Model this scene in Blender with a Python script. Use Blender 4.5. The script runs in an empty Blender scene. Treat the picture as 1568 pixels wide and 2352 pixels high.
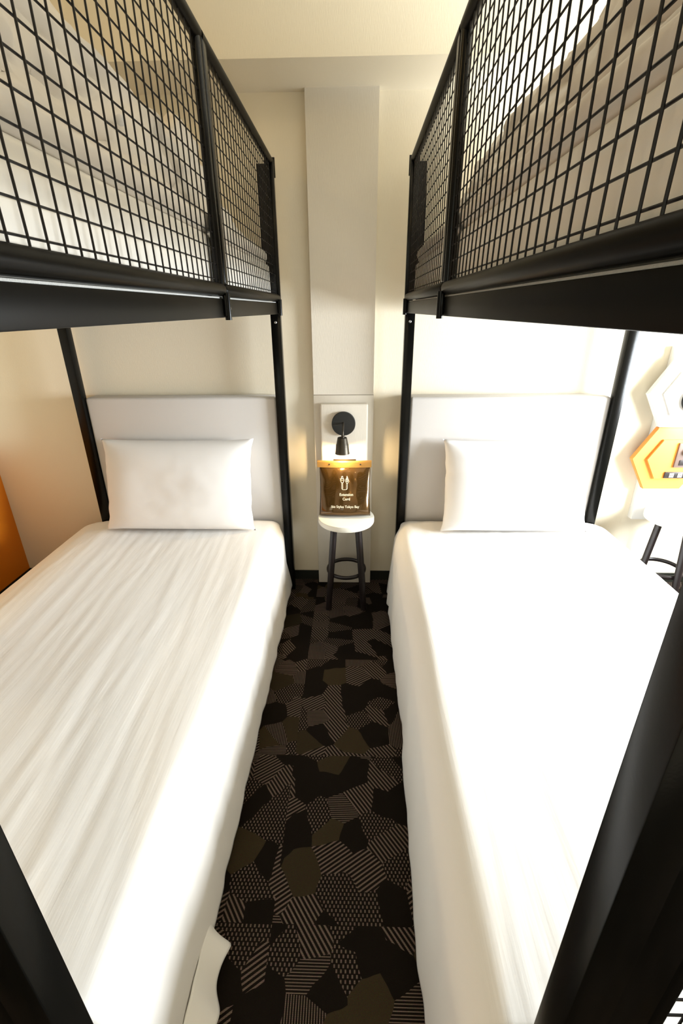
import bpy, bmesh, math, random
from mathutils import Vector, Matrix, noise
random.seed(7)
C = bpy.context.scene.collection
sc = bpy.context.scene
PI = math.pi

# ------------------------------------------------------------------ camera
def make_camera():
    pitch, yaw, roll = .4126, .03, -.0078
    fw = Vector((-math.sin(yaw)*math.cos(pitch), math.cos(yaw)*math.cos(pitch), -math.sin(pitch)))
    rt = Vector((math.cos(yaw), math.sin(yaw), 0)); up = rt.cross(fw)
    r = rt*math.cos(roll)+up*math.sin(roll); u = up*math.cos(roll)-rt*math.sin(roll)
    cd = bpy.data.cameras.new('camera'); co = bpy.data.objects.new('camera', cd); C.objects.link(co)
    cd.sensor_fit = 'HORIZONTAL'; cd.sensor_width = 36; cd.lens = 1063.97/1568*36
    cd.clip_start = .01
    m = Matrix((r, u, -fw)).transposed().to_4x4(); m.translation = Vector((0, -2.3675, 1.47))
    co.matrix_world = m
    sc.camera = co
make_camera()

# ------------------------------------------------------------------ world, lights, exposure
sc.view_settings.view_transform = 'Standard'; sc.view_settings.look = 'None'
sc.view_settings.gamma = 1; sc.view_settings.use_curve_mapping = False
sc.view_settings.exposure = 0.0
w = bpy.data.worlds.new('world'); sc.world = w; w.use_nodes = True
w.node_tree.nodes['Background'].inputs[0].default_value = (.95, .98, 1, 1)
w.node_tree.nodes['Background'].inputs[1].default_value = 1.0

def area(name, loc, target, sx, sy, power, col, spread=PI):
    l = bpy.data.lights.new(name, 'AREA'); l.shape = 'RECTANGLE'; l.size = sx; l.size_y = sy
    l.energy = power; l.color = col; l.spread = spread
    o = bpy.data.objects.new(name, l); C.objects.link(o); o.location = loc
    o.rotation_euler = (Vector(target)-Vector(loc)).to_track_quat('-Z', 'Y').to_euler()
    return o
XR = 2.45                      # inner face of the right-hand wall
WIN = (-1.60, -.32, .76, 1.54)  # window opening: y0, y1, z0, z1
area('window_daylight', (XR+.10, (WIN[0]+WIN[1])/2, (WIN[2]+WIN[3])/2), (0, (WIN[0]+WIN[1])/2, (WIN[2]+WIN[3])/2), 1.26, .76, 250, (.895, .957, 1))
area('entry_daylight', (-.9, -3.6, 1.75), (-.2, -.6, 1.2), .8, .8, 5, (.86, 1, .92))
CEIL_LAMPS = [(.0, -2.95, 4.6), (-1.5, -1.2, 4.2), (0.0, -1.35, .4)]

# ------------------------------------------------------------------ helpers
def link(name, bm, mat, parent=None, smooth=False):
    me = bpy.data.meshes.new(name)
    if parent is not None:
        off, p = Vector((0, 0, 0)), parent
        while p is not None: off += p.location; p = p.parent
        bmesh.ops.translate(bm, verts=bm.verts, vec=-off)
    bm.normal_update(); bm.to_mesh(me); bm.free()
    o = bpy.data.objects.new(name, me); C.objects.link(o)
    me.materials.append(mat)
    if parent is not None: o.parent = parent
    if smooth:
        for p in me.polygons: p.use_smooth = True
        if smooth != 'all':
            me.set_sharp_from_angle(angle=math.radians(40))
    return o
def tag(o, label=None, cat=None, group=None, kind=None):
    if label: o['label'] = label
    if cat: o['category'] = cat
    if group: o['group'] = group
    if kind: o['kind'] = kind
    return o
def thing(name, label, cat, loc, group=None):
    o = bpy.data.objects.new(name, None); C.objects.link(o); o.location = loc
    o.empty_display_size = .1
    return tag(o, label, cat, group)
def add_box(bm, x0, x1, y0, y1, z0, z1, bev=0, seg=2):
    x0, x1 = min(x0, x1), max(x0, x1); y0, y1 = min(y0, y1), max(y0, y1)
    r = bmesh.ops.create_cube(bm, size=1)
    vs = r['verts']
    for v in vs:
        v.co = Vector((x0+(v.co.x+.5)*(x1-x0), y0+(v.co.y+.5)*(y1-y0), z0+(v.co.z+.5)*(z1-z0)))
    if bev:
        es = list({e for v in vs for e in v.link_edges})
        bmesh.ops.bevel(bm, geom=es, offset=bev, segments=seg, affect='EDGES', profile=.5)
def box(name, mat, parent, *a, bev=0, seg=2):
    bm = bmesh.new(); add_box(bm, *a, bev=bev, seg=seg)
    return link(name, bm, mat, parent, smooth=bool(bev))
def add_tube(bm, pts, r, n=8, r2=None, cap=True):
    pts = [Vector(p) for p in pts]; rings = []; prev = None
    for i, p in enumerate(pts):
        d = (pts[min(i+1, len(pts)-1)]-pts[max(i-1, 0)]).normalized()
        if prev is None:
            a = Vector((0, 0, 1)) if abs(d.z) < .9 else Vector((1, 0, 0))
            s = d.cross(a).normalized()
        else:
            s = (prev-d*prev.dot(d)).normalized()
        prev = s; t = d.cross(s)
        rr = r if r2 is None else r+(r2-r)*i/(len(pts)-1)
        rings.append([bm.verts.new(p+s*rr*math.cos(2*PI*k/n)+t*rr*math.sin(2*PI*k/n)) for k in range(n)])
    for a, b in zip(rings, rings[1:]):
        for k in range(n): bm.faces.new((a[k], a[(k+1) % n], b[(k+1) % n], b[k]))
    if cap: bm.faces.new(rings[0][::-1]); bm.faces.new(rings[-1])
def add_prism(bm, pts, d):                       # pts: outline (3-D points), d: extrusion vector
    a = [bm.verts.new(Vector(p)) for p in pts]; b = [bm.verts.new(Vector(p)+Vector(d)) for p in pts]
    n = len(a)
    bm.faces.new(a); bm.faces.new(b[::-1])
    for k in range(n): bm.faces.new((a[k], b[k], b[(k+1) % n], a[(k+1) % n]))
def add_lathe(bm, prof, c, n=48, axis='Z'):
    rings = []
    for r, h in prof:
        ring = []
        for k in range(n):
            a = 2*PI*k/n; x, y = r*math.cos(a), r*math.sin(a)
            v = Vector((x, y, h)) if axis == 'Z' else Vector((x, h, y))
            ring.append(bm.verts.new(v+Vector(c)))
        rings.append(ring)
    for a, b in zip(rings, rings[1:]):
        for k in range(n): bm.faces.new((a[k], a[(k+1) % n], b[(k+1) % n], b[k]))
    bm.faces.new(rings[0][::-1]); bm.faces.new(rings[-1])
def fixn(bm): bmesh.ops.recalc_face_normals(bm, faces=bm.faces)
def grid(name, nu, nv, fn, mat, parent=None, thick=0, closed=False):
    bm = bmesh.new()
    g = [[bm.verts.new(fn(i/(nu-1), j/(nv-1))) for j in range(nv)] for i in range(nu)]
    for i in range(nu-1):
        for j in range(nv-1):
            bm.faces.new((g[i][j], g[i+1][j], g[i+1][j+1], g[i][j+1]))
    if thick:
        fixn(bm)
        bmesh.ops.solidify(bm, geom=list(bm.faces), thickness=thick)
    fixn(bm)
    return link(name, bm, mat, parent, smooth='all')
def N(x, y, z=0.0, s=1.0): return noise.noise(Vector((x*s, y*s, z*s)))
def sm(t): t = max(0, min(1, t)); return t*t*(3-2*t)

# ------------------------------------------------------------------ materials
def mat(name, col, rough=.5, metal=0, bump=None, coat=0, spec=.5, var=None, sheen=0):
    m = bpy.data.materials.new(name); m.use_nodes = True; nt = m.node_tree
    b = nt.nodes['Principled BSDF']
    b.inputs['Base Color'].default_value = (*col, 1); b.inputs['Roughness'].default_value = rough
    b.inputs['Metallic'].default_value = metal; b.inputs['Coat Weight'].default_value = coat
    b.inputs['Specular IOR Level'].default_value = spec; b.inputs['Sheen Weight'].default_value = sheen
    tc = nt.nodes.new('ShaderNodeTexCoord')
    def ns(scale, vec, detail=3):
        mp = nt.nodes.new('ShaderNodeMapping'); mp.inputs['Scale'].default_value = vec
        nt.links.new(tc.outputs['Object'], mp.inputs['Vector'])
        n = nt.nodes.new('ShaderNodeTexNoise'); n.inputs['Scale'].default_value = scale; n.inputs['Detail'].default_value = detail
        nt.links.new(mp.outputs[0], n.inputs['Vector']); return n
    if var:
        n = ns(var[0], (1, 1, 1)); mx = nt.nodes.new('ShaderNodeMix'); mx.data_type = 'RGBA'
        mx.inputs['A'].default_value = (*col, 1); mx.inputs['B'].default_value = (*[c*(1-var[1]) for c in col], 1)
        nt.links.new(n.outputs['Fac'], mx.inputs['Factor']); nt.links.new(mx.outputs['Result'], b.inputs['Base Color'])
    if bump:
        n = ns(bump[0], bump[2] if len(bump) > 2 else (1, 1, 1))
        bp = nt.nodes.new('ShaderNodeBump'); bp.inputs['Strength'].default_value = bump[1]; bp.inputs['Distance'].default_value = .002
        nt.links.new(n.outputs['Fac'], bp.inputs['Height']); nt.links.new(bp.outputs[0], b.inputs['Normal'])
    return m
M = {}
M['wall'] = mat('cream_wallpaper', (.81, .735, .585), .75, bump=(40, .25, (12, 12, 1)), spec=.25)
M['column'] = mat('pale_grey_wallpaper', (.69, .64, .55), .75, bump=(40, .25, (12, 12, 1)), spec=.25)
M['orange'] = mat('orange_paint', (.84, .26, .003), .6, var=(3, .08))
M['ceiling'] = mat('ceiling_paint', (.82, .77, .66), .8)
M['black'] = mat('satin_black_metal', (.003, .003, .0025), .22, spec=.18, bump=(300, .02))
M['rail'] = mat('satin_dark_rail', (.004, .0035, .0025), .36, spec=.07)
M['wire'] = mat('black_wire', (.003, .002, .002), .45, spec=.25)
M['screw'] = mat('steel_screw', (.35, .35, .35), .3, metal=1)
M['headboard'] = mat('grey_fabric', (.66, .63, .60), .9, bump=(900, .4), sheen=.2)
M['linen'] = mat('white_linen', (.86, .84, .81), .85, bump=(6, .16, (26, 1.2, 8)), spec=.2, sheen=.1)
M['pillow'] = mat('white_pillowcase', (.87, .85, .83), .85, bump=(9, .25, (2, 2, 2)), spec=.2)
M['sheet'] = mat('fitted_sheet', (.84, .83, .80), .85, bump=(8, .2), spec=.2)
M['duvet'] = mat('cream_duvet', (.78, .73, .66), .85, bump=(18, 1.0), spec=.2)
M['mattress'] = mat('mattress_cloth', (.82, .79, .73), .9, bump=(60, .3))
M['tape'] = mat('white_webbing', (.5, .5, .48), .8, bump=(500, .6, (1, 1, 1)))
M['board'] = mat('dark_board', (.03, .025, .02), .7)
M['stool_top'] = mat('white_laminate', (.83, .81, .72), .45)
M['stool_leg'] = mat('black_brown_wood', (.009, .005, .005), .4)
M['lamp'] = mat('matt_black_lamp', (.006, .0065, .0055), .55, bump=(400, .1))
M['shade'] = mat('dark_bronze_shade', (.055, .045, .032), .35, metal=.6, bump=(30, .25, (1, 1, 20)))
M['pouch'] = mat('glossy_brown_vinyl', (.085, .042, .008), .16, metal=.6, coat=.6, bump=(5, .3))
M['flap'] = mat('tan_vinyl', (.30, .165, .04), .35, metal=.2)
M['print'] = mat('cream_print', (.85, .80, .62), .6)
M['snap'] = mat('dark_snap', (.03, .02, .01), .3)
M['hexwhite'] = mat('white_lacquer', (.80, .79, .76), .4)
M['hexyellow'] = mat('yellow_lacquer', (.80, .29, .05), .4)
M['plate'] = mat('brown_grey_plate', (.15, .11, .095), .4)
M['knob'] = mat('dark_knob', (.03, .025, .025), .35)
M['socket'] = mat('pale_socket', (.55, .48, .42), .5)
M['base'] = mat('black_baseboard', (.010, .012, .008), .5)
M['frame'] = mat('window_frame_paint', (.75, .75, .75), .4)
def emit(name, col, s):
    m = bpy.data.materials.new(name); m.use_nodes = True; nt = m.node_tree; nt.nodes.clear()
    e = nt.nodes.new('ShaderNodeEmission'); e.inputs[0].default_value = (*col, 1); e.inputs[1].default_value = s
    o = nt.nodes.new('ShaderNodeOutputMaterial'); nt.links.new(e.outputs[0], o.inputs[0]); return m
M['bulb'] = emit('warm_bulb', (1, .74, .40), 30)
M['glow'] = emit('downlight_lens', (1, .80, .55), 12)
def glass():
    m = bpy.data.materials.new('window_glass'); m.use_nodes = True; nt = m.node_tree; nt.nodes.clear()
    t = nt.nodes.new('ShaderNodeBsdfTransparent'); g = nt.nodes.new('ShaderNodeBsdfGlossy'); g.inputs['Roughness'].default_value = .02
    mx = nt.nodes.new('ShaderNodeMixShader'); mx.inputs[0].default_value = .06
    o = nt.nodes.new('ShaderNodeOutputMaterial')
    nt.links.new(t.outputs[0], mx.inputs[1]); nt.links.new(g.outputs[0], mx.inputs[2]); nt.links.new(mx.outputs[0], o.inputs[0]); return m
M['glass'] = glass()

def carpet():
    m = bpy.data.materials.new('patchwork_carpet'); m.use_nodes = True; nt = m.node_tree; L = nt.links
    b = nt.nodes['Principled BSDF']; b.inputs['Roughness'].default_value = .95; b.inputs['Specular IOR Level'].default_value = .1
    def mth(op, a, bb=None, c=None):
        n = nt.nodes.new('ShaderNodeMath'); n.operation = op
        for i, v in enumerate((a, bb, c)):
            if v is None: continue
            if isinstance(v, (int, float)): n.inputs[i].default_value = v
            else: L.new(v, n.inputs[i])
        return n.outputs[0]
    geo = nt.nodes.new('ShaderNodeNewGeometry')
    sep = nt.nodes.new('ShaderNodeSeparateXYZ'); L.new(geo.outputs['Position'], sep.inputs[0])
    X, Y = sep.outputs[0], sep.outputs[1]
    tx = mth('FLOOR', mth('MULTIPLY', mth('ADD', X, .21), 2)); ty = mth('FLOOR', mth('MULTIPLY', mth('ADD', Y, .195), 2))
    cb = nt.nodes.new('ShaderNodeCombineXYZ'); L.new(tx, cb.inputs[0]); L.new(ty, cb.inputs[1])
    wn = nt.nodes.new('ShaderNodeTexWhiteNoise'); wn.noise_dimensions = '2D'; L.new(cb.outputs[0], wn.inputs['Vector'])
    ws = nt.nodes.new('ShaderNodeSeparateColor'); L.new(wn.outputs['Color'], ws.inputs[0])
    wob = nt.nodes.new('ShaderNodeTexNoise'); wob.inputs['Scale'].default_value = 9; L.new(geo.outputs['Position'], wob.inputs['Vector'])
    wo = nt.nodes.new('ShaderNodeSeparateColor'); L.new(wob.outputs['Color'], wo.inputs[0])
    cx = mth('ADD', mth('ADD', X, mth('MULTIPLY', ws.outputs[0], 9)), mth('MULTIPLY', wo.outputs[0], .03))
    cy = mth('ADD', mth('ADD', Y, mth('MULTIPLY', ws.outputs[1], 9)), mth('MULTIPLY', wo.outputs[1], .03))
    cc = nt.nodes.new('ShaderNodeCombineXYZ'); L.new(cx, cc.inputs[0]); L.new(cy, cc.inputs[1])
    vo = nt.nodes.new('ShaderNodeTexVoronoi'); vo.voronoi_dimensions = '2D'; vo.inputs['Scale'].default_value = 12
    vo.inputs['Randomness'].default_value = 1
    L.new(cc.outputs[0], vo.inputs['Vector'])
    vc = nt.nodes.new('ShaderNodeSeparateColor'); L.new(vo.outputs['Color'], vc.inputs[0])
    r, g2 = vc.outputs[0], vc.outputs[1]
    def stripe(ax, ay, per, duty):
        ph = mth('ADD', mth('MULTIPLY', X, ax/per), mth('MULTIPLY', Y, ay/per))
        return mth('LESS_THAN', mth('FRACT', ph), duty)
    def tri(ax, ay, per):
        ph = mth('FRACT', mth('ADD', mth('MULTIPLY', X, ax/per), mth('MULTIPLY', Y, ay/per)))
        return mth('ABSOLUTE', mth('SUBTRACT', ph, .5))
    s1 = stripe(.80, .60, .0110, .42); s2 = stripe(-.55, .83, .0105, .42)
    s3 = stripe(0, 1, .0062, .38); s4 = stripe(1, .02, .0062, .38)
    dots = mth('LESS_THAN', mth('ADD', tri(.86, .5, .0095), tri(-.86, .5, .0095)), .36)
    # weave: break the light yarn into stitches
    st = mth('GREATER_THAN', mth('FRACT', mth('MULTIPLY', Y, 1/.0035)), .25)
    def sel(lo, hi, val):
        inr = mth('MULTIPLY', mth('GREATER_THAN', r, lo), mth('LESS_THAN', r, hi))
        return mth('MULTIPLY', inr, val)
    tot = sel(.46, .60, s1)
    for lo, hi, v in ((.60, .70, s2), (.70, .75, s3), (.75, .80, s4), (.80, 1.01, dots)):
        tot = mth('ADD', tot, sel(lo, hi, v))
    tot = mth('MULTIPLY', tot, mth('ADD', .65, mth('MULTIPLY', st, .35)))
    olive = sel(.37, .46, 1.0); olive = mth('MULTIPLY', olive, mth('ADD', .5, g2))
    fine = nt.nodes.new('ShaderNodeTexNoise'); fine.inputs['Scale'].default_value = 420; L.new(geo.outputs['Position'], fine.inputs['Vector'])
    mxA = nt.nodes.new('ShaderNodeMix'); mxA.data_type = 'RGBA'
    mxA.inputs['A'].default_value = (.008, .0055, .0035, 1); mxA.inputs['B'].default_value = (.038, .028, .014, 1); L.new(olive, mxA.inputs['Factor'])
    mxB = nt.nodes.new('ShaderNodeMix'); mxB.data_type = 'RGBA'
    L.new(mxA.outputs['Result'], mxB.inputs['A']); mxB.inputs['B'].default_value = (.15, .11, .088, 1); L.new(tot, mxB.inputs['Factor'])
    mxC = nt.nodes.new('ShaderNodeMix'); mxC.data_type = 'RGBA'; mxC.blend_type = 'MULTIPLY'; mxC.inputs['Factor'].default_value = .7
    L.new(mxB.outputs['Result'], mxC.inputs['A']); L.new(fine.outputs['Color'], mxC.inputs['B'])
    ad = nt.nodes.new('ShaderNodeMix'); ad.data_type = 'RGBA'; ad.blend_type = 'MULTIPLY'; ad.inputs['Factor'].default_value = 1
    L.new(mxC.outputs['Result'], ad.inputs['A']); ad.inputs['B'].default_value = (1.5, 1.5, 1.5, 1); ad.clamp_result = False
    L.new(ad.outputs['Result'], b.inputs['Base Color'])
    bp = nt.nodes.new('ShaderNodeBump'); bp.inputs['Strength'].default_value = .4; bp.inputs['Distance'].default_value = .002
    L.new(fine.outputs['Fac'], bp.inputs['Height']); L.new(bp.outputs[0], b.inputs['Normal'])
    return m
M['carpet'] = carpet()

# ------------------------------------------------------------------ room shell
XL, YF, ZC = -1.955, -3.8, 2.60
def struct(name, m, *a, bev=0):
    return tag(box(name, m, None, *a, bev=bev), kind='structure')
struct('floor', M['carpet'], XL-.1, XR+.1, YF-.1, .1, -.08, 0)
struct('ceiling', M['ceiling'], XL-.1, XR+.1, YF-.1, .1, ZC, ZC+.08)
struct('wall_back', M['wall'], XL-.1, XR+.1, 0, .1, 0, ZC)
struct('wall_left', M['wall'], XL-.1, XL, YF, 0, 0, ZC)
struct('trim_3', M['orange'], XL, XL+.006, YF, 0, 0, .80)                     # orange lower band of the left wall
struct('wall_front', M['wall'], XL-.1, XR+.1, YF-.1, YF, 0, ZC)
bm = bmesh.new(); y0, y1, z0, z1 = WIN
add_box(bm, XR, XR+.1, YF, y0, 0, ZC); add_box(bm, XR, XR+.1, y1, 0, 0, ZC)
add_box(bm, XR, XR+.1, y0, y1, 0, z0); add_box(bm, XR, XR+.1, y0, y1, z1, ZC)
tag(link('wall_right', bm, M['wall']), kind='structure')
struct('trim_1', M['wall'], XL, XR, -.275, 0, 2.2685, ZC)                       # dropped beam along the back wall
bm = bmesh.new()
add_box(bm, -.203, .092, -.038, 0, 1.083, 2.2685); add_box(bm, -.205, .094, -.0405, 0, 0, 1.081, bev=.002)
tag(link('trim_2', bm, M['column'], smooth=True), kind='structure')             # shallow pilaster between the beds
bm = bmesh.new(); add_box(bm, XL, -.205, -.008, 0, 0, .058); add_box(bm, .094, XR, -.008, 0, 0, .058)
tag(link('baseboard_back', bm, M['base']), kind='structure')
struct('baseboard_left', M['base'], XL+.006, XL+.014, YF, -.01, 0, .058)
struct('baseboard_right', M['base'], XR-.008, XR, YF, -.01, 0, .058)
# window in the right-hand wall (daylight source)
wr = bpy.data.objects.new('window_1', None); C.objects.link(wr); wr.location = (XR, (y0+y1)/2, z0); wr['kind'] = 'structure'
bm = bmesh.new(); t = .04
add_box(bm, XR+.02, XR+.08, y0, y0+t, z0, z1); add_box(bm, XR+.02, XR+.08, y1-t, y1, z0, z1)
add_box(bm, XR+.02, XR+.08, y0, y1, z0, z0+t); add_box(bm, XR+.02, XR+.08, y0, y1, z1-t, z1)
link('window_frame', bm, M['frame'], wr)
box('window_pane', M['glass'], wr, XR+.045, XR+.051, y0+t, y1-t, z0+t, z1-t)

# ceiling downlights
for i, (lx, ly, p) in enumerate(CEIL_LAMPS):
    lab = ['round ceiling downlight behind the viewer over the bed feet', 'round ceiling downlight above the left bunk', 'round ceiling downlight above the aisle between the bunks'][i]
    t = thing('ceiling_downlight', lab, 'ceiling light', (lx, ly, ZC), 'ceiling downlights')
    bm = bmesh.new(); add_lathe(bm, [(.045, 0), (.075, -.001), (.078, -.008), (.062, -.012), (.055, -.006), (.045, -.004)], (lx, ly, ZC)); fixn(bm)
    link('trim_ring', bm, M['frame'], t, smooth=True)
    bm = bmesh.new(); add_lathe(bm, [(.052, -.001), (.052, -.006), (.03, -.009)], (lx, ly, ZC)); fixn(bm)
    link('lens', bm, M['glow'], t, smooth=True)
    l = bpy.data.lights.new('downlight', 'AREA'); l.shape = 'DISK'; l.size = .10; l.energy = p; l.color = (1, .69, .27)
    o = bpy.data.objects.new('downlight', l); C.objects.link(o); o.location = (0, 0, -.02); o.parent = t

# ------------------------------------------------------------------ bunk beds
YH, YE = -.08, -2.132        # head post back face, foot post front face
ZB, ZT = 1.452, 1.497        # upper side rail
TOGGLE = (-.4085, -1.368, 1.7735)
def bunk(sgn, xa, xw, label, mlabel):
    """sgn=-1: bed left of the aisle, +1: right. xa aisle face, xw outer face."""
    W = abs(xw-xa)
    X = lambda d: xa+sgn*d                       # d = distance from the aisle face into the bed
    t = thing('bunk_bed', label, 'bunk bed', ((xa+xw)/2, (YH+YE)/2, 0), 'black metal bunk beds')
    pw, pd = .044, .042
    for d0, d1 in ((0, pw), (W-pw, W)):
        for ya, yb in ((YH-pd, YH), (YE, YE+pd)):
            p = box('post', M['black'], t, X(d0), X(d1), ya, yb, 0, ZB if d0 == 0 else 2.03, bev=.0025)
    # foot-side post cover plates
    for ya, yb in ((YE+.004, YE+pd-.006),):
        box('post_plate', M['black'], t, X(pw), X(pw+.045), ya, yb, .02, ZB, bev=.002)
    # side rails
    for nm, d0, d1 in (('side_rail', .004, .026), ('side_rail', W-.026, W-.004)):
        box(nm, M['rail'], t, X(d0), X(d1), YE+.01, YH-.01, ZB, ZT, bev=.002)
    for ya, yb in ((YH-.030, YH-.008), (YE+.008, YE+.030)):
        box('end_rail', M['rail'], t, X(pw), X(W-pw), ya, yb, ZB, ZT, bev=.002)
    for k in range(12):
        y = YE+.12+k*.162
        box('slat', M['board'], t, X(.026), X(W-.026), y, y+.07, ZB+.02, ZB+.036)
    box('mattress_base', M['tape'], t, X(.010), X(W-.010), YE+.03, YH-.03, ZT+.0003, ZT+.0040, bev=.001)
    # lower bed platform and short side rails near the floor
    bm = bmesh.new()
    add_box(bm, X(.075), X(W-.075), YE+.05, YH-.05, .17, .20)
    link('bed_platform', bm, M['board'], t)
    for d0, d1 in ((.055, .075), (W-.075, W-.055)):
        box('lower_rail', M['rail'], t, X(d0), X(d1), YE+pd, YH-pd, .15, .20, bev=.002)
    # ---- guard rail
    xg = X(.010); ymid = -1.045; zt = 2.018; zb = 1.518
    def oval(y0, y1):
        b = bmesh.new(); pts = []
        n = 10; r = .0155; hw = .012
        sec = [(math.cos(PI/2-PI*k/n)*r+hw*0, math.sin(PI/2-PI*k/n)*r) for k in range(n+1)] + [(math.cos(-PI/2-PI*k/n)*r, math.sin(-PI/2-PI*k/n)*r) for k in range(n+1)]
        rings = []
        for y, s in ((y0, .35), (y0+.004, .75), (y0+.012, 1), (y1-.012, 1), (y1-.004, .75), (y1, .35)):
            rings.append([b.verts.new((xg+sx*s*1.05, y, zb+sz*s)) for sx, sz in sec[:-1] if True])
        m = len(rings[0])
        for a, c in zip(rings, rings[1:]):
            for k in range(m): b.faces.new((a[k], a[(k+1) % m], c[(k+1) % m], c[k]))
        b.faces.new(rings[0][::-1]); b.faces.new(rings[-1])
        bmesh.ops.remove_doubles(b, verts=b.verts, dist=1e-5); fixn(b)
        return b
    link('guard_bottom_tube', oval(ymid+.002, YH-.030), M['rail'], t, smooth=True)
    link('guard_bottom_tube', oval(YE+.004, ymid-.002), M['rail'], t, smooth=True)
    for y0, y1 in ((ymid+.004, -.108), (YE+.016, ymid-.006)):
        b = bmesh.new(); add_tube(b, [(xg, y0, zt), (xg, y1, zt)], .0145, 16)
        link('guard_top_tube', b, M['rail'], t, smooth=True)
    # vertical members
    box('guard_post', M['black'], t, X(-.006), X(.030), -.122, -.100, ZB-.002, zt+.004, bev=.003)
    box('guard_post', M['black'], t, X(-.002), X(.026), ymid, ymid+.034, zb+.012, zt, bev=.006, seg=3)
    b = bmesh.new(); add_tube(b, [(xg, ymid-.014, zb+.012), (xg, ymid-.014, zt-.01)], .0115, 14)
    link('guard_post', b, M['black'], t, smooth=True)
    b = bmesh.new(); add_tube(b, [(xg, YE+.02, zb+.012), (xg, YE+.02, zt)], .013, 14)
    link('guard_post', b, M['black'], t, smooth=True)
    box('end_bracket', M['black'], t, X(-.009), X(.012), -.099, -.093, zt-.055, zt+.014, bev=.001)
    box('end_bracket', M['black'], t, X(-.008), X(.014), -.104, -.098, ZB-.004, zb-.006, bev=.001)
    # clamps that hold the guard to the side rail
    for yc in (ymid-.006, -.135):
        b = bmesh.new()
        add_box(b, X(-.006), X(.003), yc-.022, yc+.022, ZB+.001, zb-.012, bev=.003)
        add_tube(b, [(X(-.006), yc-.012, ZB-.006), (X(-.006), yc-.012, zb-.008)], .0085, 14)
        fixn(b); c = link('rail_clamp', b, M['black'], t, smooth=True)
        b = bmesh.new(); add_lathe(b, [(.005, -.003), (.005, .001), (.003, .002)], (0, 0, 0), 12)
        bmesh.ops.rotate(b, verts=b.verts, matrix=Matrix.Rotation(sgn*-PI/2, 3, 'Y'))
        bmesh.ops.translate(b, verts=b.verts, vec=Vector((X(-.007), yc+.012, ZB+.022))); fixn(b)
        link('bolt', b, M['screw'], c, smooth=True)
    b = bmesh.new(); add_lathe(b, [(.006, 0), (.006, -.002), (.004, -.0035), (.002, -.0025)], (X(.022), YH-pd, 1.418), 16, axis='Y'); fixn(b)
    link('post_screw', b, M['screw'], t, smooth=True)
    # wire mesh
    s = .034; rw = .0015
    def mesh_yz(x, ya, yb, za, zb_, seed):
        rnd = random.Random(seed); b = bmesh.new()
        y = ya+.013
        while y < yb-.004:
            wob = rnd.uniform(-.002, .002); k = rnd.random()
            pts = [(x-sgn*.0035, y, za), (x-sgn*.0035, y, za+.012)]
            pts += [(x-sgn*.0020, y+wob*(1 if k < .35 else .3)*math.sin(PI*q/6), za+.012+(zb_-za-.012)*q/6) for q in range(1, 7)]
            add_tube(b, pts, rw, 6); y += s
        z = za+.014
        while z < zb_-.004:
            add_tube(b, [(x+sgn*.0020, ya, z), (x+sgn*.0020, (ya+yb)/2, z+rnd.uniform(-.001, .001)), (x+sgn*.0020, yb, z)], rw, 6); z += s
        return b
    link('wire_mesh', mesh_yz(xg, ymid+.03, -.115, zb+.010, zt-.006, 3), M['wire'], t, smooth=True)
    link('wire_mesh', mesh_yz(xg, YE+.03, ymid-.022, zb+.010, zt-.006, 5), M['wire'], t, smooth=True)
    # black end plate at the head of the guard
    b = bmesh.new()
    add_prism(b, [(X(.028), -.112, 1.535), (X(.028), -.112, 2.008), (X(.062), -.112, 2.008), (X(.066), -.112, 1.69), (X(.050), -.112, 1.655), (X(.044), -.112, 1.62), (X(.042), -.112, 1.535)], (0, .006, 0))
    fixn(b); link('end_plate', b, M['wire'], t)
    # head and foot guards of the upper bed
    for y in (YH-.03, YE+.03):
        b = bmesh.new(); add_tube(b, [(X(.010), y-.010, 2.006), (X(W-.03), y-.010, 2.006)], .012, 12)
        if y < -1: link('end_tube', b, M['black'], t, smooth=True)
        else: b.free()
    # footboard wire panel of the lower bed
    b = bmesh.new(); yy = -2.112
    add_tube(b, [(X(.103), yy, .02), (X(.103), yy, ZB)], .0135, 14)
    link('footboard_tube', b, M['black'], t, smooth=True)
    b = bmesh.new(); rnd = random.Random(9)
    x = .118+.028
    while x < W-.05:
        add_tube(b, [(X(x), yy+.002, .10), (X(x), yy+.002, ZB-.01)], rw, 6); x += s
    z = .113
    while z < ZB-.01:
        add_tube(b, [(X(.110), yy-.002, z), (X(W-.044), yy-.002, z)], rw, 6); z += s
    link('footboard_wire_mesh', b, M['wire'], t, smooth=True)
    # ---- upper mattress and duvet
    b = bmesh.new(); add_box(b, X(.030), X(W-.05), YE+.055, YH-.055, 1.503, 1.648, bev=.018, seg=4)
    for v in b.verts: v.co.z += .003*N(v.co.x*5, v.co.y*5)
    o = link('upper_mattress', b, M['mattress'], smooth=True)
    tag(o, mlabel[0], 'mattress')
    ph = 11 if sgn < 0 else 47
    U0, U1 = .027, W-.06
    def fn(u, v):
        y = -.16+(-2.04+.16)*v
        if u < .07:
            a = -PI/2+PI*u/.07
            ez = sm((-.16-y)/.06)*sm((y+2.05)/.05)
            r = (.019+.006*N(y*5, ph))*(.4+.6*ez)
            return Vector((X(.054-r*1.15*math.cos(a)+.003*N(y*14, ph)), y, 1.651+r+r*math.sin(a)))
        d = .054+(U1-.054)*((u-.07)/.93)**2.3
        rr = 2*(.019+.006*N(y*5, ph))
        edge = sm((d-.050)/.10)**.85
        far = sm((-.12-y)/.85)
        H = .07+.15*far
        if sgn < 0: H += .03*sm((-1.1-y)/.3)
        if sgn > 0: H = .09+.11*far
        H += .035*N(d*4+ph, y*2.2, 1)+.030*N(d*9+ph, y*5, 3)
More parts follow.
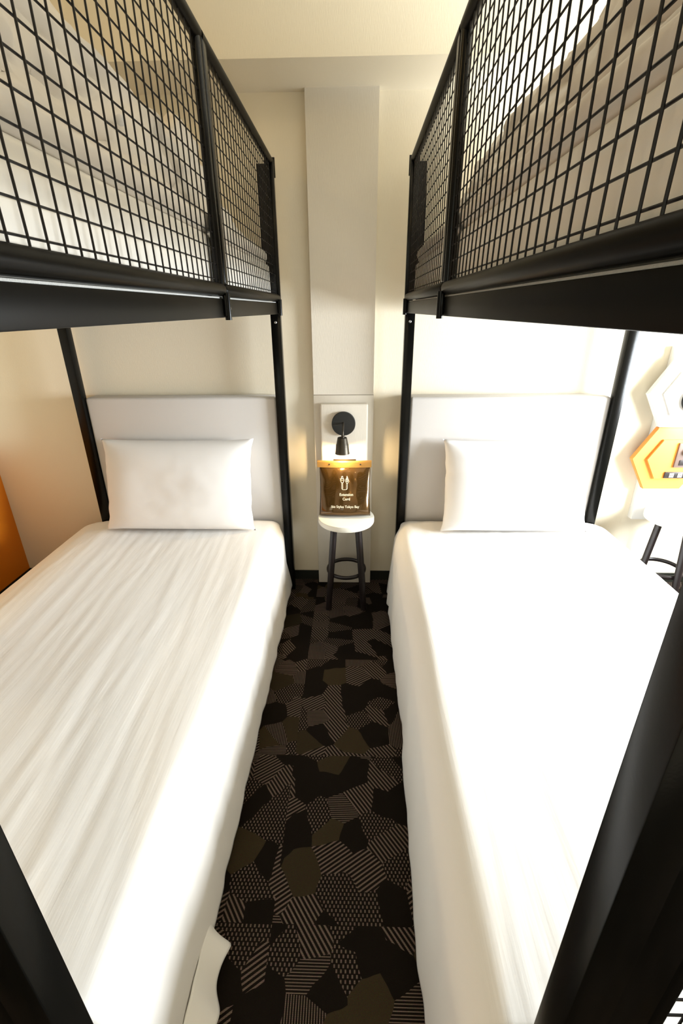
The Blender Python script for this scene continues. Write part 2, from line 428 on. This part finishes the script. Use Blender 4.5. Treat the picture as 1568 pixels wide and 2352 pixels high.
        fold = .030*math.sin(9*d+7*N(d*2, y*1.4, ph)+2*y) + .026*N(d*14, y*8, ph) + .014*N(d*30, y*20, ph)
        fold += .010*math.sin(d*95+4*N(d*3, y*2.4, ph))*sm((.22-d)/.1)
        fold += .030*abs(N(d*9+ph, y*11, 5))-.02*abs(N(d*22+ph, y*6, 7))
        z = 1.651+rr+edge*(H+fold-.03)
        z -= (1-edge)*0
        z += .10*sm((d-.15)/.4)*sm((-.7-y)/.7)*(.6+.4*N(d*3, y*3, ph+2))
        ez = sm((-.16-y)/.06)*sm((y+2.05)/.05)*sm((U1-d)/.05)
        z = 1.652+(z-1.652)*max(ez, .02)
        dx = d-(.010*math.sin(y*7+ph)+.012*N(y*6, z*14, ph))*(1-edge)*sm((u-.07)/.02)
        dx += (.020*N(y*3, z*26, ph)+.030*abs(N(y*6+z*9, z*13, ph+1))-.022*abs(N(y*13-z*14, z*18, ph+4))+.006*N(y*26, z*40, ph))*sm((u-.07)/.03)*ez
        return Vector((X(dx), y, z))
    o = grid('upper_duvet', 150, 260, fn, M['duvet'])
    # closed underside so the heap is a solid
    md = o.modifiers.new('solid', 'SOLIDIFY'); md.thickness = .006; md.offset = 1
    tag(o, mlabel[1], 'duvet')
    if sgn < 0:                                     # small white cord toggle caught on the duvet's fold
        b = bmesh.new(); bmesh.ops.create_uvsphere(b, u_segments=16, v_segments=10, radius=.0085)
        bmesh.ops.translate(b, verts=b.verts, vec=Vector(TOGGLE))
        link('toggle', b, M['frame'], o, smooth=True)
    return t
bunk(-1, -.336, -1.367, 'black metal bunk bed standing left of the aisle',
     ('pale mattress on the upper left bunk behind the wire guard', 'white crumpled duvet heaped on the upper left bunk'))
bunk(+1, .2235, 1.2665, 'black metal bunk bed standing right of the aisle',
     ('pale mattress on the upper right bunk behind the wire guard', 'shaded beige duvet heaped high on the upper right bunk'))

# small white cord stopper lying on the left duvet is part of it
# ------------------------------------------------------------------ headboards
def headboard(x0, x1, label):
    b = bmesh.new(); add_box(b, x0, x1, -.100, -.002, .22, 1.080, bev=.012, seg=4)
    o = link('headboard', b, M['headboard'], smooth=True)
    tag(o, label, 'headboard', 'padded headboards')
headboard(-1.322, -.382, 'grey padded headboard behind the left bed pillow')
headboard(.270, 1.220, 'grey padded headboard behind the right bed pillow')

# ------------------------------------------------------------------ lower beds
def lower_bed(sgn, xa, xw, ph, labels):
    W = abs(xw-xa); X = lambda d: xa+sgn*d
    b = bmesh.new(); add_box(b, X(.055), X(W-.05), -2.04, -.128, .203, .420, bev=.05, seg=4)
    o = link('mattress', b, M['mattress'], smooth=True); tag(o, labels[0], 'mattress')
    ztop = .442
    rc = .07
    d_in = .055        # start of the plateau, measured from the aisle face
    def cross(s, y):
        """s in 0..1 from the aisle hem over the top to the outer hem -> d, z, nx, nz, side"""
        if sgn < 0:
            hem_d = .014+.006*sm((-1.4-y)/.5); hem_z = .03+.025*sm((-1.66-y)/.2)
            top_d = .075
        else:
            hem_d = -.045-.022*sm((-.9-y)/1.0); hem_z = .03; top_d = .055
            hem_d += .014*sm((y+.40)/.25)
        zr = ztop-.07
        # control polyline
        P = [(hem_d, hem_z), (hem_d+.006, .14), (hem_d+.012, .25)]
        side_top = (hem_d+.018, zr-.02)
        P.append(side_top)
        cx, cz = side_top[0]+.085, zr-.02
        for k in range(1, 9):
            a = PI-(PI/2)*k/8; P.append((cx+.085*math.cos(a), cz+(ztop-cz)*math.sin(a)))
        ox = W+(.14 if sgn < 0 else .09)
        P.append((W-.09, ztop))
        for k in range(1, 7):
            a = PI/2-(PI/2)*k/6; P.append((W-.09+(ox-W+.09)*math.cos(a), ztop-.12+.12*math.sin(a)**.8))
        P.append((ox, .12)); P.append((ox+.01, .06))
        return P
    def fn(u, v):
        y = -.128+(-2.068+.128)*v
        P = cross(0, y)
        # arc-length sample
        Ls = [0]
        for a, c in zip(P, P[1:]): Ls.append(Ls[-1]+math.hypot(c[0]-a[0], c[1]-a[1]))
        # spend more samples on the aisle side and top
        s = u*Ls[-1]
        for i in range(len(P)-1):
            if s <= Ls[i+1] or i == len(P)-2:
                f = (s-Ls[i])/(Ls[i+1]-Ls[i]); d = P[i][0]+(P[i+1][0]-P[i][0])*f; z = P[i][1]+(P[i+1][1]-P[i][1])*f; break
        top = sm((z-(ztop-.06))/.05)
        # long soft creases running down the bed
        wr = .0020*N(d*16+ph+y*1.5*(-1), y*1.1, ph)+.0013*N(d*38-y*3.0, y*2.0, ph+3)+.0014*abs(N(d*24+y*2.6, y*1.5, ph+9))
        z += wr*top+.006*N(d*2.5, y*2, ph)*top
        z += .022*sm((y+.55)/.35)*0
        side = 1-top
        rip = (.010*N(y*5+ph, z*1.5, 2)+.004*N(y*16, z*3, ph))*side*sm((ztop-z)/.3+.15)
        d += rip if d < W/2 else -rip
        if sgn > 0 and d < W/2:
            d -= .010*side*sm((ztop-z)/.35)*math.sin(y*60)*sm((y+.42)/.1)
        # rounded drop at foot end and at the pillow end
        e = sm((y+2.068)/.05); z = max(.03, z-(1-e)*.05*top)
        h = sm((-.128-y)/.035); z = z-(1-h)*.006*top
        # mattress corners pull in at the head end
        k = sm((y+.20)/.10)*side
        if d < W/2: d += k*(.030 if sgn < 0 else .050)*sm((z-.0)/.3)
        return Vector((X(d), y, z))
    o = grid('bed_cover', 170, 330, fn, M['linen'])
    md = o.modifiers.new('solid', 'SOLIDIFY'); md.thickness = .005; md.offset = -1
    tag(o, labels[1], 'bed cover')
lower_bed(-1, -.336, -1.367, 5, ('mattress under the white cover of the lower left bed', 'smooth white cover spread over the lower left bed'))
lower_bed(+1, .2235, 1.2665, 61, ('mattress under the white cover of the lower right bed', 'brightly lit white cover spread over the lower right bed'))

# loose sheet hem hanging below the left cover at the foot end
def sheet_fn(u, v):
    y = -1.72-.34*u; zt, zb = .08, .012+.018*math.sin(u*9.0)**2
    z = zt+(zb-zt)*v
    x = -.360+.050*v*sm(u/.10)+.010*math.sin(u*15+.6)*v+.004*N(y*20, z*10)
    return Vector((x, y, z))
o = grid('hanging_sheet', 60, 14, sheet_fn, M['sheet']); md = o.modifiers.new('solid', 'SOLIDIFY'); md.thickness = .002
tag(o, 'loose white sheet hem hanging below the left bed cover', 'sheet')

# ------------------------------------------------------------------ pillows
def pillow(x0, x1, z0, z1, ph, label, lean=.12, ytop=-.135, ears=.02):
    W, H = x1-x0, z1-z0; cx = (x0+x1)/2
    bm = bmesh.new(); n, m_ = 64, 44
    def P(u, v, s):
        a, b = 2*u-1, 2*v-1
        # pinched outline: edges bow inward, corners stick out
        pa = a*(1-.050*(1-abs(b)**5)); pb = b*(1-.045*(1-abs(a)**5))
        th = max(0, (1-a**4)*(1-b**4))**.55
        crease = .010*N(a*1.3+ph, b*1.1, s)+.0015*N(a*5, b*4+ph, s)
        rim = sm(1.6*(1-abs(a)))*sm(1.6*(1-abs(b)))
        # creases fanning in from the corners
        for ca, cb in ((-1, 1), (1, 1), (-1, -1), (1, -1)):
            r = math.hypot(a-ca, (b-cb)*.7); ang = math.atan2((b-cb)*.7, a-ca)
            crease += .006*math.sin(ang*9+ph)*math.exp(-(r-.22)**2/.012)
        y = s*(.078*th)+crease*rim*(1 if s < 0 else .3)
        z = pb*H/2; x = pa*W/2
        if b < -.75: y += 0
        Z = z0+H/2+z
        lean_y = ytop-.02-.5*lean+( -.5*lean if False else 0)+lean*(b)*.5
        return Vector((cx+x+.004*N(b*5, ph), lean_y-.0+y, Z))
    top = [[None]*(m_+1) for _ in range(n+1)]; bot = [[None]*(m_+1) for _ in range(n+1)]
    for i in range(n+1):
        for j in range(m_+1):
            top[i][j] = bm.verts.new(P(i/n, j/m_, -1))
            bot[i][j] = top[i][j] if i in (0, n) or j in (0, m_) else bm.verts.new(P(i/n, j/m_, 1))
    for i in range(n):
        for j in range(m_):
            bm.faces.new((top[i][j], top[i+1][j], top[i+1][j+1], top[i][j+1]))
            bm.faces.new((bot[i][j], bot[i][j+1], bot[i+1][j+1], bot[i+1][j]))
    fixn(bm)
    # keep the back off the headboard
    for v in bm.verts:
        if v.co.y > -.103: v.co.y = -.103
    o = link('pillow', bm, M['pillow'], smooth='all'); tag(o, label, 'pillow', 'white bed pillows')
pillow(-1.256, -.495, .450, .893, 3, 'white pillow standing against the left grey headboard')
pillow(.428, 1.150, .450, .890, 17, 'white pillow standing against the right grey headboard')

# ------------------------------------------------------------------ wall panel with lamp, above the stool
tag(box('lamp_panel', M['column'], None, -.172, .066, -.070, -.0408, .40, 1.043, bev=.009, seg=4),
    'pale grey padded panel behind the black wall lamp', 'wall panel')

def wall_lamp(cx, cz, yb, label, power):
    t = thing('wall_lamp', label, 'wall lamp', (cx, yb, cz), 'black wall reading lamps')
    b = bmesh.new(); add_lathe(b, [(.055, 0), (.059, -.002), (.059, -.016), (.057, -.019), (.02, -.021), (.004, -.021)], (cx, yb, cz), 64, axis='Y'); fixn(b)
    link('wall_disc', b, M['lamp'], t, smooth=True)
    ys = yb-.085; zs = cz-.045
    b = bmesh.new(); pts = []
    for k in range(13):
        a = k/12; ang = a*PI/2
        pts.append((cx-.002*a, yb-.019-(ys-(yb-.019))*-1*math.sin(ang)*1, cz+.006-(.052)*(1-math.cos(ang))))
    add_tube(b, pts, .0045, 12); add_tube(b, [(cx-.002, ys, zs+.004), (cx-.003, ys, zs-.012)], .008, 12)
    link('arm', b, M['shade'], t, smooth=True)
    b = bmesh.new(); zt = zs-.006
    add_lathe(b, [(.006, 0), (.022, 0), (.0235, -.002), (.029, -.032), (.0305, -.034), (.0355, -.076), (.037, -.080), (.0355, -.080), (.034, -.076), (.028, -.034), (.021, -.004), (.006, -.004)], (cx-.005, ys, zt), 48)
    fixn(b); link('lamp_shade', b, M['shade'], t, smooth=True)
    b = bmesh.new(); bmesh.ops.create_uvsphere(b, u_segments=20, v_segments=12, radius=.017)
    bmesh.ops.translate(b, verts=b.verts, vec=Vector((cx-.005, ys, zt-.060)))
    link('bulb', b, M['bulb'], t, smooth=True)
    l = bpy.data.lights.new('lamp_glow', 'POINT'); l.energy = power; l.color = (1, .72, .38); l.shadow_soft_size = .012
    o = bpy.data.objects.new('lamp_glow', l); C.objects.link(o); o.parent = t; o.location = Vector((cx-.005, ys, zt-.086))-t.location
wall_lamp(-.055, .948, -.070, 'black wall lamp on the panel between the two beds', 5)

# ------------------------------------------------------------------ stools
def stool(cx, cy, zt, label, rot=0):
    ca, sa = math.cos(rot), math.sin(rot)
    Q = lambda a, b, z: (cx+a*ca-b*sa, cy+a*sa+b*ca, z)
    t = thing('stool', label, 'stool', (cx, cy, 0), 'round white-topped stools')
    b = bmesh.new(); add_lathe(b, [(.134, -.030), (.140, -.028), (.142, -.024), (.142, -.005), (.140, -.001), (.136, 0), (.06, 0)], (cx, cy, zt), 72); fixn(b)
    link('seat', b, M['stool_top'], t, smooth=True)
    for sx in (-1, 1):
        for sy in (-1, 1):
            b = bmesh.new(); add_tube(b, [Q(sx*.060, sy*.060, zt-.030), Q(sx*.0935, sy*.0935, 0)], .0165, 18, r2=.0155)
            link('leg', b, M['stool_leg'], t, smooth=True)
    b = bmesh.new(); n, m_ = 48, 12; R, r = .098, .010; rings = []
    for k in range(n):
        a = 2*PI*k/n
        rings.append([b.verts.new((cx+(R+r*.8*math.cos(2*PI*q/m_))*math.cos(a), cy+(R+r*.8*math.cos(2*PI*q/m_))*math.sin(a), .197+r*1.1*math.sin(2*PI*q/m_))) for q in range(m_)])
    for k in range(n):
        a, c = rings[k], rings[(k+1) % n]
        for q in range(m_): b.faces.new((a[q], a[(q+1) % m_], c[(q+1) % m_], c[q]))
    fixn(b); link('foot_ring', b, M['stool_leg'], t, smooth=True)
stool(-.041, -.213, .505, 'round white-topped black stool between the beds, carrying the pouch')
stool(1.630, -.185, .505, 'round white-topped black stool beside the right bed', rot=-.64)

# ------------------------------------------------------------------ pouch on the first stool
PX0, PX1, PZ0, PZ1 = -.178, .082, .506, .742
def pouch_front(x, z):
    """front surface y"""
    a = (x-(PX0+PX1)/2)/((PX1-PX0)/2); b = (z-PZ0)/(PZ1-PZ0)
    yc = -.205+.085*b                                    # leans back to the panel
    th = .040*(max(0, 1-a**4)**.5)*(max(0, 1-(2*b-1)**6)**.6)*(1.25-.75*b)+.002
    th += .003*N(x*22, z*18, 4)+.004*N(x*9, z*12, 8)*(1-abs(a))
    return yc-th
def pouch():
    t = thing('pouch', 'glossy brown extension cord pouch on the white stool seat', 'pouch', (-.048, -.20, .506))
    bm = bmesh.new(); n, m_ = 44, 40
    def outline(u, v):
        a = 2*u-1; b = v
        hw = (PX1-PX0)/2*(1-.045*math.sin(PI*b)+.0*b)
        return (PX0+PX1)/2+a*hw, PZ0+(PZ1-PZ0)*b
    F, B = [], []
    for i in range(n+1):
        F.append([]); B.append([])
        for j in range(m_+1):
            x, z = outline(i/n, j/m_); a = 2*i/n-1; b = j/m_
            yf = pouch_front(x, z); yc = -.205+.085*b
            F[-1].append(bm.verts.new((x, yf, z)))
            if i in (0, n) or j in (0, m_): B[-1].append(F[-1][-1])
            else: B[-1].append(bm.verts.new((x, min(yc+.018*(max(0, 1-a**4)**.5)*(max(0, 1-(2*b-1)**6)**.6), -.074), z)))
    for i in range(n):
        for j in range(m_):
            bm.faces.new((F[i][j], F[i+1][j], F[i+1][j+1], F[i][j+1]))
            bm.faces.new((B[i][j], B[i][j+1], B[i+1][j+1], B[i+1][j]))
    fixn(bm); link('body', bm, M['pouch'], t, smooth='all')
    # folded-over flap with two snaps
    yt = -.205+.085*1.0
    bm = bmesh.new()
    xs = [PX0-.010+(PX1-PX0+.014)*k/20 for k in range(21)]
    prof = [(yt-.012, .738), (yt-.010, .766), (yt-.004, .771), (yt+.006, .770), (yt+.008, .742)]
    rows = [[bm.verts.new((x, y-.003*math.sin(PI*k/20), z-.002*math.sin(PI*k/20))) for y, z in prof] for k, x in enumerate(xs)]
    for a, c in zip(rows, rows[1:]):
        for q in range(len(prof)-1): bm.faces.new((a[q], a[q+1], c[q+1], c[q]))
        bm.faces.new((a[-1], a[0], c[0], c[-1]))
    bm.faces.new(rows[0]); bm.faces.new(rows[-1][::-1])
    fixn(bm); fl = link('flap', bm, M['flap'], t, smooth=True)
    for x in (-.127, .030):
        b = bmesh.new(); add_lathe(b, [(.0045, 0), (.004, -.002), (.002, -.0028)], (x, yt-.0128, .753), 16, axis='Y'); fixn(b)
        link('snap', b, M['snap'], fl, smooth=True)
    b = bmesh.new(); add_box(b, -.107, .008, yt-.001, yt+.003, .768, .777, bev=.001); link('handle', b, M['snap'], t, smooth=True)
    # printed lettering and symbol, following the bulging front
    dg = bpy.context.evaluated_depsgraph_get()
    def text(s, x, z, size):
        cu = bpy.data.curves.new('lettering', 'FONT'); cu.body = s; cu.size = size; cu.align_x = 'CENTER'; cu.align_y = 'CENTER'
        cu.offset = size*.012; cu.resolution_u = 3
        to = bpy.data.objects.new('lettering', cu); C.objects.link(to); bpy.context.view_layer.update()
        me = bpy.data.meshes.new_from_object(to.evaluated_get(bpy.context.evaluated_depsgraph_get()))
        bpy.data.objects.remove(to)
        b = bmesh.new(); b.from_mesh(me); bpy.data.meshes.remove(me)
        bmesh.ops.subdivide_edges(b, edges=[e for e in b.edges if e.calc_length() > .006], cuts=2)
        for v in b.verts:
            px, pz = x+v.co.x, z+v.co.y
            v.co = Vector((px, pouch_front(px, pz)-.0008, pz))
        return link('lettering', b, M['print'], t)
    text('Extension', -.040, .617, .0175); text('Cord', -.040, .597, .0175); text('ibis Styles Tokyo Bay', -.046, .562, .0165)
    b = bmesh.new()
    def stroke(pts, r=.0011):
        q = []
        for a, c in zip(pts, pts[1:]):
            for k in range(4): q.append((a[0]+(c[0]-a[0])*k/4, a[1]+(c[1]-a[1])*k/4))
        q.append(pts[-1])
        add_tube(b, [(x, pouch_front(x, z)-.0006, z) for x, z in q], r, 6)
    ox = -.050
    def P(l): return [(ox+x, .640+z) for x, z in l]
    stroke(P([(-.013, .030), (-.013, .006), (-.009, .0), (.011, .0), (.015, .006), (.015, .028)]))          # cord loop
    stroke(P([(-.009, .030), (-.008, .004)]), .0007); stroke(P([(.010, .028), (.009, .004)]), .0007)
    stroke(P([(-.018, .050), (-.020, .042), (-.016, .033), (-.011, .030), (-.006, .033), (-.002, .042), (-.004, .050), (-.018, .050)]))  # plug
    stroke(P([(-.015, .050), (-.014, .060), (-.008, .060), (-.007, .050)])); stroke(P([(-.017, .043), (-.005, .043)]), .0008)
    stroke(P([(.008, .048), (.006, .038), (.010, .030), (.015, .028), (.019, .032), (.020, .042), (.017, .050), (.010, .050), (.008, .046)]))
    stroke(P([(.011, .050), (.013, .061), (.017, .050)]))
    stroke(P([(.0105, .046), (.0105, .036), (.0155, .036), (.0155, .046), (.0105, .046)]), .0008)
    link('plug_symbol', b, M['print'], t)
pouch()

# ------------------------------------------------------------------ hexagonal wall panels right of the right bed
def hexpts(cx, cz, R, y): return [(cx+R*math.cos(PI/3*k), y, cz+R*math.sin(PI/3*k)) for k in range(6)]
def hexpanel(cz, m, label, d=.0):
    cx = 1.595
    t = thing('hexagon_panel', label, 'wall panel', (cx, 0, cz), 'hexagonal wall panels')
    def plate(R, ya, yb, nm):
        b = bmesh.new(); add_prism(b, hexpts(cx, cz, R, ya), (0, yb-ya, 0)); fixn(b)
        es = [e for e in b.edges if all(abs(v.co.y-yb) < 1e-6 for v in e.verts)]
        bmesh.ops.bevel(b, geom=es, offset=.002, segments=2, affect='EDGES')
        link(nm, b, m, t, smooth=True)
    plate(.1855, -.0405, -.066, 'backing'); plate(.118, -.066, -.078, 'raised_face')
hexpanel(1.086, M['hexwhite'], 'white stepped hexagon panel above the yellow one')
hexpanel(.762, M['hexyellow'], 'yellow stepped hexagon panel holding the switches')
tag(box('wall_box', M['hexwhite'], None, 1.500, 1.700, -.0402, 0, .415, 1.30, bev=.003),
    'white upright board behind the hexagon panels by the right stool', 'wall board')
wall_lamp(1.622, 1.062, -.078, 'black wall lamp on the white hexagon panel', 1.5)
# dimmer switch
t = thing('dimmer_switch', 'brown-grey dimmer switch plate on the yellow hexagon', 'switch', (1.66, -.078, .786))
box('plate', M['plate'], t, 1.612, 1.702, -.088, -.078, .724, .850, bev=.002)
b = bmesh.new(); add_lathe(b, [(.020, 0), (.020, -.008), (.017, -.012), (.004, -.012)], (1.655, -.088, .806), 32, axis='Y'); fixn(b)
link('knob', b, M['knob'], t, smooth=True)
box('button', M['knob'], t, 1.632, 1.682, -.091, -.088, .736, .764, bev=.001)
t = thing('outlet_strip', 'dark outlet strip with pale sockets on the yellow hexagon', 'outlet', (1.66, -.078, .68))
box('plate', M['knob'], t, 1.580, 1.700, -.086, -.078, .666, .699, bev=.0015)
for x in (1.613, 1.655):
    s_ = box('socket', M['socket'], t, x-.011, x+.011, -.088, -.086, .671, .694, bev=.0008)
    box('slot', M['knob'], s_, x-.005, x-.003, -.0886, -.0878, .677, .688); box('slot', M['knob'], s_, x+.003, x+.005, -.0886, -.0878, .677, .688)
